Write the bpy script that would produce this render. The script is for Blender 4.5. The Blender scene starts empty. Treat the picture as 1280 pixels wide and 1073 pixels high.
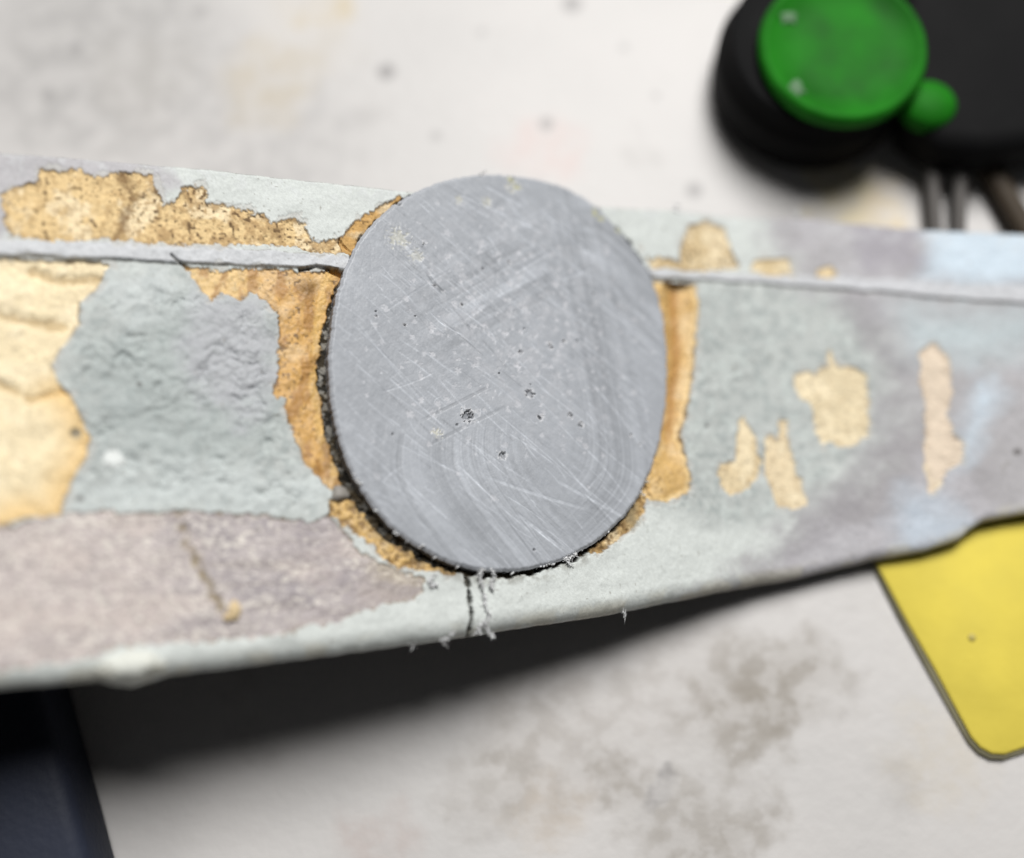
import bpy, bmesh, math
import numpy as np
from mathutils import Vector, Matrix

# ------------------------------------------------------------------ camera, light, exposure
SC = bpy.context.scene
HF = math.radians(22.0)                 # half of the horizontal field of view
TILT = math.radians(15.0)               # camera leans back from straight down
DIST = 0.1766                            # camera to bench top along the optical axis (m)
RIGHT = np.array([1.0, 0, 0])
FWD = np.array([0, math.sin(TILT), -math.cos(TILT)])
UP = np.array([0, math.cos(TILT), math.sin(TILT)])
CAM = -FWD * DIST

cd = bpy.data.cameras.new("camera")
cam = bpy.data.objects.new("camera", cd)
SC.collection.objects.link(cam)
cam.matrix_world = Matrix(((RIGHT[0], UP[0], -FWD[0], CAM[0]),
                           (RIGHT[1], UP[1], -FWD[1], CAM[1]),
                           (RIGHT[2], UP[2], -FWD[2], CAM[2]), (0, 0, 0, 1)))
cd.sensor_fit = 'HORIZONTAL'
cd.sensor_width = 36
cd.lens = 18 / math.tan(HF)
cd.clip_start = 0.005
cd.clip_end = 20
cd.dof.use_dof = True
cd.dof.focus_distance = 0.1568
cd.dof.aperture_fstop = 4.0
SC.camera = cam

world = bpy.data.worlds.new("World")
SC.world = world
world.use_nodes = True
world.node_tree.nodes["Background"].inputs[0].default_value = (0.95, 0.97, 1.0, 1)
world.node_tree.nodes["Background"].inputs[1].default_value = 0.036

ld = bpy.data.lights.new("ceiling_lamp", 'AREA')
ld.shape = 'RECTANGLE'
ld.size = 0.42
ld.size_y = 0.56
ld.energy = 20.4
ld.color = (1.0, 0.985, 0.965)
lamp = bpy.data.objects.new("ceiling_lamp", ld)
SC.collection.objects.link(lamp)
lamp.location = (0.15, 0.60, 1.06)
lamp.rotation_euler = (Vector((0, 0, 0.05)) - Vector(lamp.location)).to_track_quat('-Z', 'Y').to_euler()

SC.view_settings.view_transform = 'Standard'
SC.view_settings.look = 'None'
SC.view_settings.exposure = 0.0
SC.view_settings.gamma = 1.0
SC.view_settings.use_curve_mapping = False
SC.render.engine = 'CYCLES'
SC.cycles.max_bounces = 6

# ------------------------------------------------------------------ measuring helpers
KX = math.tan(HF) / 640.0

def ray(px, py):
    px = np.asarray(px, float); py = np.asarray(py, float)
    return FWD + np.multiply.outer((px - 640) * KX, RIGHT) + np.multiply.outer((536.5 - py) * KX, UP)

def bench(px, py, z=0.0):
    """measured photo position -> point on the horizontal plane z"""
    r = ray(px, py)
    t = (z - CAM[2]) / r[..., 2]
    return CAM + r * t[..., None]

# the bar's own plane: origin on the optical axis, u along the bar, v across it, n out of it (mm)
YAW = math.radians(21.0)
S0 = 0.1584
BO = CAM + FWD * S0
PITCH = math.radians(14.0)               # the near long edge sits higher, as the bar lies over the bench
_n0 = RIGHT * math.sin(YAW) - FWD * math.cos(YAW)
BU = RIGHT * math.cos(YAW) + FWD * math.sin(YAW)
BN = _n0 * math.cos(PITCH) + UP * math.sin(PITCH)
BV = np.cross(BU, BN)
BV = BV if BV @ UP < 0 else -BV

BEND_U, BEND_S = 37.0, math.tan(YAW) * 0.985
def bend(u):
    """height in mm by which the far end turns up to lie along the bench"""
    k = 2.5
    far_ = BEND_S * k * np.log1p(np.exp(np.clip((u - BEND_U) / k, -40, 40)))
    near_ = 0.11 * k * np.log1p(np.exp(np.clip((-u - 16.0) / k, -40, 40)))       # and sags a little at the near end
    return far_ - near_

def uv(pts):
    p = np.array(pts, float)
    r = ray(p[:, 0], p[:, 1])
    h = np.zeros(len(p))
    for _ in range(40):                 # the bar bends at its far end: meet the bent surface
        t = (S0 * (FWD @ BN) + h * 0.001) / (r @ BN)
        q = r * t[:, None] - FWD * S0
        u = (q @ BU) * 1000
        h = 0.5 * h + 0.5 * bend(u)
    return np.stack([u, (q @ BV) * 1000], 1)

def bar_world(u, v, h):
    return BO + (np.multiply.outer(u, BU) + np.multiply.outer(v, BV) + np.multiply.outer(h, BN)) * 0.001

# ------------------------------------------------------------------ noise and masks
def vnoise(x, y, seed):
    t = np.random.default_rng(seed).random((256, 256)).astype(np.float32)
    xi = np.floor(x).astype(np.int32); yi = np.floor(y).astype(np.int32)
    fx = (x - xi).astype(np.float32); fy = (y - yi).astype(np.float32)
    fx = fx * fx * (3 - 2 * fx); fy = fy * fy * (3 - 2 * fy)
    x0 = xi & 255; x1 = (xi + 1) & 255; y0 = yi & 255; y1 = (yi + 1) & 255
    return (t[y0, x0] * (1 - fx) + t[y0, x1] * fx) * (1 - fy) + (t[y1, x0] * (1 - fx) + t[y1, x1] * fx) * fy

def fbm(x, y, f, seed, octv=4, gain=0.5):
    s = 0; a = 1.0; tot = 0
    for k in range(octv):
        s = s + a * vnoise(x * f + 31.7 * k, y * f + 17.3 * k, seed + k)
        tot += a; a *= gain; f *= 2.03
    return s / tot

def sstep(a, b, x):
    t = np.clip((x - a) / (b - a), 0, 1)
    return t * t * (3 - 2 * t)

def sdf(poly, X, Y, pad=6.0):
    """signed distance in mm to a closed polygon, negative inside; far points get +pad"""
    P = uv(poly)
    out = np.full(X.shape, pad, np.float32)
    lo = P.min(0) - pad; hi = P.max(0) + pad
    m = (X > lo[0]) & (X < hi[0]) & (Y > lo[1]) & (Y < hi[1])
    x = X[m]; y = Y[m]
    d2 = np.full(x.shape, 1e9); ins = np.zeros(x.shape, bool)
    n = len(P)
    for i in range(n):
        a = P[i]; b = P[(i + 1) % n]
        ex, ey = b - a
        t = np.clip(((x - a[0]) * ex + (y - a[1]) * ey) / (ex * ex + ey * ey + 1e-12), 0, 1)
        d2 = np.minimum(d2, (x - a[0] - t * ex) ** 2 + (y - a[1] - t * ey) ** 2)
        c = (a[1] > y) != (b[1] > y)
        if c.any():
            xx = a[0] + (y - a[1]) / (ey if abs(ey) > 1e-9 else 1e-9) * ex
            ins ^= c & (x < xx)
    d = np.sqrt(d2)
    out[m] = np.where(ins, -d, d)
    return out

def dline(pts, X, Y):
    """distance in mm to an open polyline"""
    P = uv(pts)
    d2 = np.full(X.shape, 1e9)
    for a, b in zip(P[:-1], P[1:]):
        ex, ey = b - a
        t = np.clip(((X - a[0]) * ex + (Y - a[1]) * ey) / (ex * ex + ey * ey + 1e-12), 0, 1)
        d2 = np.minimum(d2, (X - a[0] - t * ex) ** 2 + (Y - a[1] - t * ey) ** 2)
    return np.sqrt(d2)

def lin(r, g, b):
    c = np.array([r, g, b], float) / 255
    return np.where(c <= 0.04045, c / 12.92, ((c + 0.055) / 1.055) ** 2.4)

def mix(C, col, m):
    m = np.clip(m, 0, 1)[..., None]
    return C * (1 - m) + np.asarray(col) * m

# ------------------------------------------------------------------ objects
def put(name, me, mat=None, parent=None):
    o = bpy.data.objects.new(name, me)
    SC.collection.objects.link(o)
    if mat is not None and me is not None:
        me.materials.append(mat)
    if parent is not None:
        o.parent = parent
        o.matrix_parent_inverse = parent.matrix_world.inverted()
    return o

def empty(name, loc, label, cat):
    o = bpy.data.objects.new(name, None)
    SC.collection.objects.link(o)
    o.location = loc
    o.matrix_world = Matrix.Translation(Vector(loc))
    o.empty_display_size = 0.01
    o["label"] = label; o["category"] = cat
    return o

def np_mesh(name, V, F, C=None, N=None):
    used = np.unique(F)
    remap = np.full(len(V), -1, np.int64); remap[used] = np.arange(len(used))
    V = V[used]; F = remap[F]
    me = bpy.data.meshes.new(name)
    k = F.shape[1]
    me.vertices.add(len(V)); me.vertices.foreach_set("co", np.ascontiguousarray(V, np.float32).ravel())
    me.loops.add(F.size); me.loops.foreach_set("vertex_index", F.ravel().astype(np.int32))
    me.polygons.add(len(F))
    me.polygons.foreach_set("loop_start", np.arange(0, F.size, k, dtype=np.int32))
    me.polygons.foreach_set("use_smooth", np.ones(len(F), bool))
    me.update(calc_edges=True)
    if C is not None:
        a = me.color_attributes.new("tint", 'FLOAT_COLOR', 'POINT')
        c = np.ones((len(V), 4), np.float32); c[:, :3] = C[used]
        a.data.foreach_set("color", c.ravel())
        me.color_attributes.active_color = a
    if N is not None:
        me.normals_split_custom_set_from_vertices(N[used].astype(np.float32))
    return me

def grid_faces(nu, nv):
    i = np.arange(nu - 1)[:, None] * nv + np.arange(nv - 1)[None, :]
    return np.stack([i, i + 1, i + nv + 1, i + nv], -1).reshape(-1, 4)

def grid_normals(P):
    du = np.gradient(P, axis=0); dv = np.gradient(P, axis=1)
    n = np.cross(dv, du)
    n /= np.linalg.norm(n, axis=-1, keepdims=True) + 1e-20
    return n

# ------------------------------------------------------------------ materials
def material(name, color=(0.5, 0.5, 0.5), rough=0.6, attr=False, bump=0.0, bscale=900.0, vary=0.0, vscale=300.0, spec=0.4):
    m = bpy.data.materials.new(name)
    m.use_nodes = True
    nt = m.node_tree; nd = nt.nodes; lk = nt.links
    b = nd["Principled BSDF"]
    b.inputs["Roughness"].default_value = rough
    b.inputs["Specular IOR Level"].default_value = spec
    tc = nd.new("ShaderNodeTexCoord")
    if attr:
        src = nd.new("ShaderNodeVertexColor"); src.layer_name = "tint"; out = src.outputs["Color"]
    else:
        src = nd.new("ShaderNodeRGB"); src.outputs[0].default_value = (*color, 1); out = src.outputs[0]
    if vary > 0:
        n = nd.new("ShaderNodeTexNoise"); n.inputs["Scale"].default_value = vscale; n.inputs["Detail"].default_value = 6
        lk.new(tc.outputs["Object"], n.inputs["Vector"])
        mr = nd.new("ShaderNodeMapRange")
        mr.inputs["From Min"].default_value = 0.3; mr.inputs["From Max"].default_value = 0.7
        mr.inputs["To Min"].default_value = 1 - vary; mr.inputs["To Max"].default_value = 1 + vary
        lk.new(n.outputs["Fac"], mr.inputs["Value"])
        mx = nd.new("ShaderNodeVectorMath"); mx.operation = 'SCALE'
        lk.new(out, mx.inputs[0]); lk.new(mr.outputs[0], mx.inputs["Scale"])
        out = mx.outputs[0]
        r2 = nd.new("ShaderNodeMapRange")
        r2.inputs["To Min"].default_value = max(0.02, rough - 0.12); r2.inputs["To Max"].default_value = min(1, rough + 0.12)
        lk.new(n.outputs["Fac"], r2.inputs["Value"]); lk.new(r2.outputs[0], b.inputs["Roughness"])
    lk.new(out, b.inputs["Base Color"])
    if bump > 0:
        n = nd.new("ShaderNodeTexNoise"); n.inputs["Scale"].default_value = bscale; n.inputs["Detail"].default_value = 5
        lk.new(tc.outputs["Object"], n.inputs["Vector"])
        bp = nd.new("ShaderNodeBump"); bp.inputs["Strength"].default_value = bump; bp.inputs["Distance"].default_value = 0.0003
        lk.new(n.outputs["Fac"], bp.inputs["Height"]); lk.new(bp.outputs[0], b.inputs["Normal"])
    return m

M_PAINT = material("flaking_paint", attr=True, rough=0.6, bump=0.10, bscale=2600, vary=0.05, vscale=1800, spec=0.22)
M_FILL = material("tan_filler", attr=True, rough=0.8, bump=0.45, bscale=2400, vary=0.07, vscale=2200, spec=0.25)
M_GLUE = material("amber_filler", attr=True, rough=0.55, bump=0.35, bscale=1800, vary=0.07, vscale=2200, spec=0.5)
M_PRIME = material("grey_primer", attr=True, rough=0.55, bump=0.5, bscale=3000, vary=0.08, vscale=2600, spec=0.45)
M_KERF = material("black_kerf", attr=True, rough=0.9, bump=0.6, bscale=3000, spec=0.2)
M_ROD = material("grey_rod_plastic", attr=True, rough=0.42, bump=0.12, bscale=3200, vary=0.03, vscale=1500, spec=0.4)

# ================================================================== bench top
tm = bpy.data.meshes.new("bench_top")
bm = bmesh.new()
bmesh.ops.create_grid(bm, x_segments=60, y_segments=60, size=0.5)
bm.to_mesh(tm); bm.free()
table = put("bench_top", tm)
table["kind"] = "structure"
table["label"] = "stained white bench top under the bar"

def bench_material():
    m = bpy.data.materials.new("stained_white_bench"); m.use_nodes = True
    nt = m.node_tree; nd = nt.nodes; lk = nt.links
    b = nd["Principled BSDF"]; b.inputs["Roughness"].default_value = 0.5
    tc = nd.new("ShaderNodeTexCoord")
    def noise(scale, detail=5):
        n = nd.new("ShaderNodeTexNoise"); n.inputs["Scale"].default_value = scale; n.inputs["Detail"].default_value = detail
        lk.new(tc.outputs["Object"], n.inputs["Vector"]); return n.outputs["Fac"]
    def rng(s, a, c, lo=0.0, hi=1.0):
        r = nd.new("ShaderNodeMapRange"); r.interpolation_type = 'SMOOTHSTEP'
        r.inputs["From Min"].default_value = a; r.inputs["From Max"].default_value = c
        r.inputs["To Min"].default_value = lo; r.inputs["To Max"].default_value = hi
        lk.new(s, r.inputs["Value"]); return r.outputs[0]
    def mth(op, x, y):
        n = nd.new("ShaderNodeMath"); n.operation = op
        for i, s in enumerate((x, y)):
            if isinstance(s, (int, float)): n.inputs[i].default_value = s
            else: lk.new(s, n.inputs[i])
        return n.outputs[0]
    def blend(c, col, f):
        n = nd.new("ShaderNodeMix"); n.data_type = 'RGBA'
        lk.new(f, n.inputs["Factor"])
        if isinstance(c, tuple): n.inputs["A"].default_value = (*c, 1)
        else: lk.new(c, n.inputs["A"])
        n.inputs["B"].default_value = (*col, 1)
        return n.outputs["Result"]
    c = blend((0.535, 0.523, 0.512), (0.60, 0.582, 0.568), rng(noise(18), 0.35, 0.65))
    c = blend(c, (0.40, 0.385, 0.37), rng(noise(75, 8), 0.56, 0.75, 0, 0.5))
    warp = nd.new("ShaderNodeTexNoise"); warp.inputs["Scale"].default_value = 160; warp.inputs["Detail"].default_value = 4
    lk.new(tc.outputs["Object"], warp.inputs["Vector"])
    wv = nd.new("ShaderNodeVectorMath"); wv.operation = 'SUBTRACT'; wv.inputs[1].default_value = (0.5, 0.5, 0.5)
    lk.new(warp.outputs["Color"], wv.inputs[0])
    ws = nd.new("ShaderNodeVectorMath"); ws.operation = 'SCALE'; ws.inputs["Scale"].default_value = 0.014
    lk.new(wv.outputs[0], ws.inputs[0])
    wa = nd.new("ShaderNodeVectorMath"); wa.operation = 'ADD'
    lk.new(tc.outputs["Object"], wa.inputs[0]); lk.new(ws.outputs[0], wa.inputs[1])
    grit = rng(noise(300, 6), 0.40, 0.60, 0.45, 1.0)
    def stain_or_shade(c, px, py, rpx, col, f, warped=True, soft=0.5):
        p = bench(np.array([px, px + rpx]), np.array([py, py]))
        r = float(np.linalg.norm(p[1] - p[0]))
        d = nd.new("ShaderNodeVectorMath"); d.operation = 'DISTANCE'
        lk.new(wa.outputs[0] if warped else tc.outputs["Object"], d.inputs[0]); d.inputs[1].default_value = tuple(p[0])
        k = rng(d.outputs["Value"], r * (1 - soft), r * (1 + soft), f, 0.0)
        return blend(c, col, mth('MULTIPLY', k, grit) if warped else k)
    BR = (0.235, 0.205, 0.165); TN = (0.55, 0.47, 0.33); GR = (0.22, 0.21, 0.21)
    for px, py, r, col, f in ((930, 905, 58, BR, .65), (945, 850, 58, BR, .5), (1010, 845, 50, BR, .45), (865, 1045, 75, BR, .5), (700, 930, 90, (0.33, 0.30, 0.27), .5), (850, 850, 80, (0.36, 0.33, 0.30), .4), (120, 60, 150, (0.36, 0.352, 0.345), .7), (330, 170, 120, (0.39, 0.38, 0.375), .6),  # last two: broad upper-left greys, weaker light put into the bench colour
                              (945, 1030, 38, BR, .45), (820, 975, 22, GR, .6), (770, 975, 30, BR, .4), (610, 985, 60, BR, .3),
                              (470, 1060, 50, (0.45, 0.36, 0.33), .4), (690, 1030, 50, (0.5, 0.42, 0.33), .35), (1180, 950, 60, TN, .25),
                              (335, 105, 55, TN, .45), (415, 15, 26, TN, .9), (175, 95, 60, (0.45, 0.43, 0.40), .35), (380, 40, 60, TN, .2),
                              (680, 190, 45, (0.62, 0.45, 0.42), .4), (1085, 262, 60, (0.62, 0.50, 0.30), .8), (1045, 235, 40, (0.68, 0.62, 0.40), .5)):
        c = stain_or_shade(c, px, py, r, col, f)
    for px, py, r, f in ((483, 90, 11, .8), (683, 155, 9, .6), (868, 238, 11, .6), (95, 60, 8, .5), (210, 130, 7, .4), (602, 40, 6, .35),
                         (250, 15, 9, .4), (780, 60, 6, .35), (715, 5, 12, .7), (545, 170, 7, .4), (60, 120, 8, .4), (820, 120, 5, .4)):
        c = stain_or_shade(c, px, py, r, GR, f, warped=False)
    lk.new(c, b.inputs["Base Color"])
    bp = nd.new("ShaderNodeBump"); bp.inputs["Strength"].default_value = 0.2; bp.inputs["Distance"].default_value = 0.0004
    lk.new(noise(500), bp.inputs["Height"]); lk.new(bp.outputs[0], b.inputs["Normal"])
    return m
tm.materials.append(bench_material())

# ================================================================== painted bar
TOP = [(-230, 168), (0, 191), (130, 201), (250, 211), (345, 222), (500, 239), (600, 247), (750, 259), (850, 264), (1000, 273),
       (1140, 287), (1280, 293), (1375, 299)]
BOT = [(-230, 886), (0, 861), (100, 852), (125, 850), (145, 855), (166, 858), (190, 850), (215, 843), (330, 829), (440, 815), (560, 799),
       (650, 785), (780, 765), (900, 740), (1000, 722), (1090, 701), (1160, 689), (1204, 676), (1216, 664), (1230, 653), (1280, 643), (1375, 627)]
tu = uv(TOP); bu = uv(BOT)
U0, U1 = max(tu[0, 0], bu[0, 0]), min(tu[-1, 0], bu[-1, 0])
us = np.concatenate([np.arange(U0, -59, 0.3), np.arange(-59, 38, 0.118), np.arange(38, 76, 0.2), np.arange(76, U1, 0.4)])
NV = 470
def smooth_interp(x, xp, fp):
    f = np.interp(x, xp, fp)
    k = np.hanning(9); k /= k.sum()
    return np.convolve(np.pad(f, 4, mode='edge'), k, 'valid')
vt = smooth_interp(us, tu[:, 0], tu[:, 1]); vb = smooth_interp(us, bu[:, 0], bu[:, 1])
vt = vt + 0.12 * (fbm(us, us * 0, 0.8, 5, 4) - 0.5)
vb = vb + 0.22 * (fbm(us, us * 0, 0.6, 9, 5) - 0.5)
tt = np.linspace(0, 1, NV)
X = np.repeat(us[:, None], NV, 1)
Y = vt[:, None] * (1 - tt) + vb[:, None] * tt
dT = Y - vt[:, None]; dB = vb[:, None] - Y

ROD = [(600, 220), (652, 223), (704, 235), (742, 257), (784, 304), (810, 341), (822, 375), (830, 420), (832, 470), (827, 530),
       (812, 588), (778, 648), (724, 690), (660, 712), (604, 715), (545, 698), (484, 657), (442, 602), (419, 540), (410, 480),
       (413, 415), (426, 350), (448, 302), (490, 259), (540, 232)]
dR = sdf(ROD, X, Y, 9)

n_s = fbm(X, Y, 0.35, 11, 5)          # slow
n_m = fbm(X, Y, 1.1, 21, 5)           # medium
n_f = fbm(X, Y, 3.2, 31, 3)           # fine
n_e = fbm(X, Y, 1.0, 41, 4, 0.65) - 0.5   # edge raggedness
n_e2 = fbm(X, Y, 0.45, 47, 3) - 0.5
grain = np.random.default_rng(3).random(X.shape)

def ragged(poly, amp=1.1, pad=6.0):
    return sdf(poly, X, Y, pad) + n_e * amp

# -- colour zones of the paint
PALE = lin(203, 208, 205); GREEN = lin(172, 177, 175); MAUVE = lin(166, 163, 166); BLUE = lin(203, 218, 230); LILAC = lin(199, 201, 205)
C = np.empty(X.shape + (3,)); C[:] = PALE
PANEL = [(-260, 322), (140, 328), (430, 340), (640, 345), (870, 352), (1000, 358), (1090, 372), (1120, 470), (1080, 560), (1000, 640), (900, 660),
         (820, 630), (640, 640), (400, 650), (75, 640), (-260, 670)]
dP = sdf(PANEL, X, Y, 14)
C = mix(C, GREEN, sstep(2.2, -2.2, dP + 5 * n_e2) * (0.72 + 0.5 * (n_s - 0.5)))
C = mix(C, lin(150, 158, 157), sstep(0.5, 0.68, n_m) * sstep(1.5, -2, dP) * 0.55)
C = mix(C, lin(196, 203, 200), sstep(0.54, 0.70, fbm(X, Y, 0.8, 61, 5)) * sstep(1.5, -2, dP) * 0.6)
LPAN = [(110, 440), (230, 350), (345, 400), (350, 560), (250, 600), (120, 560)]
C = mix(C, lin(160, 169, 168), sstep(3, -3, sdf(LPAN, X, Y, 8) + 6 * n_e2) * 0.55)
C = mix(C, lin(178, 178, 184), sstep(3, -2, sdf([(250, 370), (340, 385), (348, 470), (300, 520), (235, 470)], X, Y, 8) + 6 * n_e2) * 0.7)
C = mix(C, lin(200, 207, 206), sstep(2.5, -2, sdf([(110, 590), (240, 570), (400, 600), (412, 640), (90, 638)], X, Y, 8) + 7 * n_e2) * 0.7)
C = mix(C, lin(202, 208, 208), sstep(2.5, -2, sdf([(110, 350), (210, 335), (240, 370), (170, 410)], X, Y, 8) + 7 * n_e2) * 0.5)
# mauve wash on the far end
FAR = [(1070, 372), (1092, 420), (1125, 480), (1108, 560), (1050, 620), (960, 695), (870, 760), (1100, 800), (1700, 800), (1700, 200), (960, 255),
       (968, 300), (990, 345)]
dF = sdf(FAR, X, Y, 10) + 5 * n_e2
far = sstep(4.2, -4.2, dF)
C = mix(C, MAUVE, far * 0.9)
C = mix(C, lin(152, 149, 152), far * sstep(0.42, 0.66, fbm(X, Y, 0.10, 71, 3)) * 0.6)
C = mix(C, lin(190, 189, 194), far * sstep(0.45, 0.68, fbm(X, Y, 0.12, 77, 3)) * 0.5)
for poly, col, f, w in (([(1148, 280), (1160, 320), (1150, 352), (1700, 372), (1700, 290)], BLUE, 0.95, 2.6),
                        ([(1120, 385), (1290, 392), (1290, 440), (1210, 455), (1130, 440)], lin(190, 204, 208), 0.7, 4.0),
                        ([(1222, 475), (1252, 490), (1225, 560), (1190, 590), (1200, 545)], BLUE, 0.8, 2.6),
                        ([(1130, 610), (1190, 630), (1215, 670), (1130, 700), (1118, 660)], lin(188, 200, 212), 0.8, 3.0),
                        ([(1060, 270), (1150, 285), (1150, 340), (1075, 335)], lin(158, 154, 162), 0.7, 1.6)):
    C = mix(C, col, sstep(w, -w, sdf(poly, X, Y, 6) + 3 * n_e2 + 0.3 * n_e) * f)
dk = dline([(1072, 385), (1108, 440), (1118, 500), (1100, 560), (1050, 625), (985, 690), (930, 735)], X, Y) + 4 * n_e2
C = mix(C, lin(146, 143, 147), sstep(4.5, 0.2, dk) * 0.5)
# top strip: lilac towards the near end, thin dark line along the edge
STRIP = [(-260, 160), (0, 180), (205, 205), (215, 232), (200, 250), (0, 300), (-260, 310)]
C = mix(C, lin(176, 173, 177), sstep(1.5, -1.5, sdf(STRIP, X, Y, 6) + 4 * n_e2 + n_e) * 0.85)
C = mix(C, lin(208, 211, 213), sstep(0.55, 0.68, n_m) * sstep(4, 1, dT) * 0.3)
C = mix(C, lin(112, 108, 104), sstep(0.4, 0.0, dT) * (0.35 + 0.65 * sstep(0.4, 0.6, n_m)) * 0.85)

H = np.zeros(X.shape)
# -- broad shape: upper strip stands higher than the panel, bottom rounds over, slight hollow in the panel
RU = [(-260, 295), (0, 303), (60, 304), (130, 303), (200, 308), (300, 312), (440, 322), (818, 338), (900, 341), (1000, 345), (1150, 352), (1280, 360), (1500, 374)]
RL = [(-260, 309), (0, 320), (140, 324), (222, 329), (330, 333), (432, 337), (818, 349), (870, 350), (950, 354), (1080, 364), (1180, 373), (1280, 380), (1500, 396)]
pu = uv(RU); pl = uv(RL)
rvU = np.interp(us, pu[:, 0], pu[:, 1])[:, None] + 0.7 * (fbm(X, Y, 0.45, 91, 5) - 0.5)
rvL = np.interp(us, pl[:, 0], pl[:, 1])[:, None] + 0.45 * (fbm(X, Y, 0.5, 95, 5) - 0.5)
above = sstep(0.15, -0.15, Y - rvL)
rid = sstep(-0.12, 0.12, Y - rvU) * sstep(0.12, -0.12, Y - rvL)
H += above * 0.34 + rid * (0.06 + 0.16 * (n_m - 0.5))
C = mix(C, LILAC * (0.9 + 0.2 * n_m[..., None]), rid * 0.85)
C = mix(C, lin(120, 118, 112), sstep(0.2, 0.0, np.abs(Y - rvL - 0.16)) * sstep(0.38, 0.62, n_m) * 0.75)  # ridge's shadow put into the colour just below its lower edge
C = mix(C, lin(112, 108, 100), sstep(0.14, 0.0, np.abs(Y - rvU)) * sstep(0.42, 0.6, n_e + 0.5) * 0.6)
# crack across the ridge
ck = dline([(214, 320), (222, 327), (236, 336)], X, Y)
H -= 0.5 * sstep(0.22, 0.04, ck); C = mix(C, lin(90, 84, 76), sstep(0.16, 0.03, ck))
ck = dline([(375, 338), (395, 334), (412, 337), (428, 344)], X, Y)
H -= 0.5 * sstep(0.3, 0.05, ck + 0.3 * n_e); C = mix(C, lin(70, 66, 60), sstep(0.24, 0.04, ck + 0.4 * n_e))

# clotted paint texture on the panel
wx = X + 1.6 * (fbm(X, Y, 0.5, 101, 3) - 0.5); wy = Y + 1.6 * (fbm(X, Y, 0.5, 107, 3) - 0.5)
cl = fbm(wx * 0.9 + wy * 0.5, wy * 1.2 - wx * 0.4, 0.78, 111, 5)
clot = 1 - np.abs(cl - 0.5) * 5
rough_zone = np.clip(sstep(1.0, -2.0, sdf([(85, 420), (150, 345), (345, 385), (352, 560), (400, 640), (90, 640)], X, Y, 8))
                     + 0.45 * sstep(1, -2.5, sdf([(872, 355), (980, 360), (960, 500), (865, 560)], X, Y, 8)), 0, 1)
terr = np.floor(cl * 14) / 14 + sstep(0.0, 0.14, (cl * 14) % 1) / 14
H += rough_zone * ((terr - 0.5) * 2.6 + 0.10 * clot) * (0.11 + 0.24 * sstep(0.42, 0.62, fbm(X, Y, 0.22, 115, 3)))
C = mix(C, lin(150, 156, 156), rough_zone * sstep(0.5, 0.2, (cl * 14) % 1) * 0.36)
H += 0.05 * (n_m - 0.5) + 0.012 * (n_f - 0.5) + 0.4 * (n_s - 0.5)
# little dark specks in the paint
sp = vnoise(X * 1.9, Y * 1.9, 131)
C = mix(C, lin(128, 124, 116), sstep(0.93, 0.985, sp) * 0.6)
for px, py, r in ((483 - 310, 481, 4), (140, 575, 14), (1272, 565, 7), (883, 532, 3), (100, 623, 5)):
    q = uv([(px, py)])[0]; d = np.hypot(X - q[0], (Y - q[1]) * 1.4) + (2.2 * n_e if r == 14 else 0.5 * n_e)
    col = lin(226, 230, 228) if r == 14 else lin(96, 92, 90)
    C = mix(C, col, sstep(r * 0.1, r * 0.06, d) * 0.85)

part = np.zeros(X.shape, np.int16)    # 0 = paint coat
part[rid > 0.5] = 1                   # ridge

# -- primer band under the panel, near end
BAND = [(-260, 682), (0, 655), (75, 642), (150, 640), (230, 641), (330, 644), (385, 653), (412, 645), (422, 656), (450, 690), (482, 706), (530, 722),
        (531, 740), (520, 748), (480, 756), (440, 769), (420, 779), (382, 783), (368, 791), (300, 798), (250, 801), (200, 806), (150, 808),
        (118, 822), (60, 831), (0, 839), (-260, 862)]
dE = sdf(BAND, X, Y, 6) + n_e * 1.3
dE = dE + sstep(uv([(90, 650)])[0, 0], uv([(0, 650)])[0, 0], X) * sstep(1.5, 0, np.abs(dE)) * 2.0 * (n_m - 0.45)
band = sstep(0.07, -0.07, dE)
bc = mix(np.broadcast_to(lin(186, 178, 177), C.shape), lin(158, 151, 154), sstep(0.42, 0.64, fbm(X, Y, 0.45, 141, 5)) * 0.8)
bc = mix(bc, lin(202, 190, 184), sstep(0.48, 0.66, fbm(X * 0.5, Y, 0.30, 151, 4)) * 0.7)
bc = mix(bc, lin(156, 147, 144), sstep(0.48, 0.66, fbm(X * 0.16 + Y * 0.03, Y * 1.3, 1.0, 163, 4)) * 0.55)
q = uv([(60, 740), (330, 690), (380, 700), (500, 720)])
bc = mix(bc, lin(204, 192, 186), sstep(17, 3, np.hypot((X - q[0, 0]) * 0.7, Y - q[0, 1])) * 0.6)
bc = mix(bc, lin(232, 226, 216), sstep(0.56, 0.70, fbm(X * 0.6, Y, 3.4, 161, 3)) * 0.7)
bc = mix(bc, lin(126, 118, 120), sstep(0.55, 0.70, fbm(X * 0.6, Y, 3.6, 167, 3)) * 0.4)
bc = mix(bc, lin(176, 160, 116), sstep(7, 1, np.hypot(X - q[3, 0], (Y - q[3, 1]) * 1.3) + 4 * n_e) * 0.3)
bc = mix(bc, lin(158, 149, 151), sstep(uv([(220, 700)])[0, 0], uv([(440, 700)])[0, 0], X) * sstep(0.40, 0.58, fbm(X * 0.5, Y, 0.5, 165, 4)) * 0.55)
C = C * (1 - band[..., None]) + bc * band[..., None]
H += band * (-0.16 + 0.10 * (fbm(X, Y, 2.4, 171, 3) - 0.5) + 0.10 * (grain - 0.5) * 0.5)
C = mix(C, lin(118, 100, 72), sstep(0.16, 0.02, np.abs(dE + 0.05)) * sstep(0.36, 0.56, n_m) * 0.8)
part[band > 0.5] = 2
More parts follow.
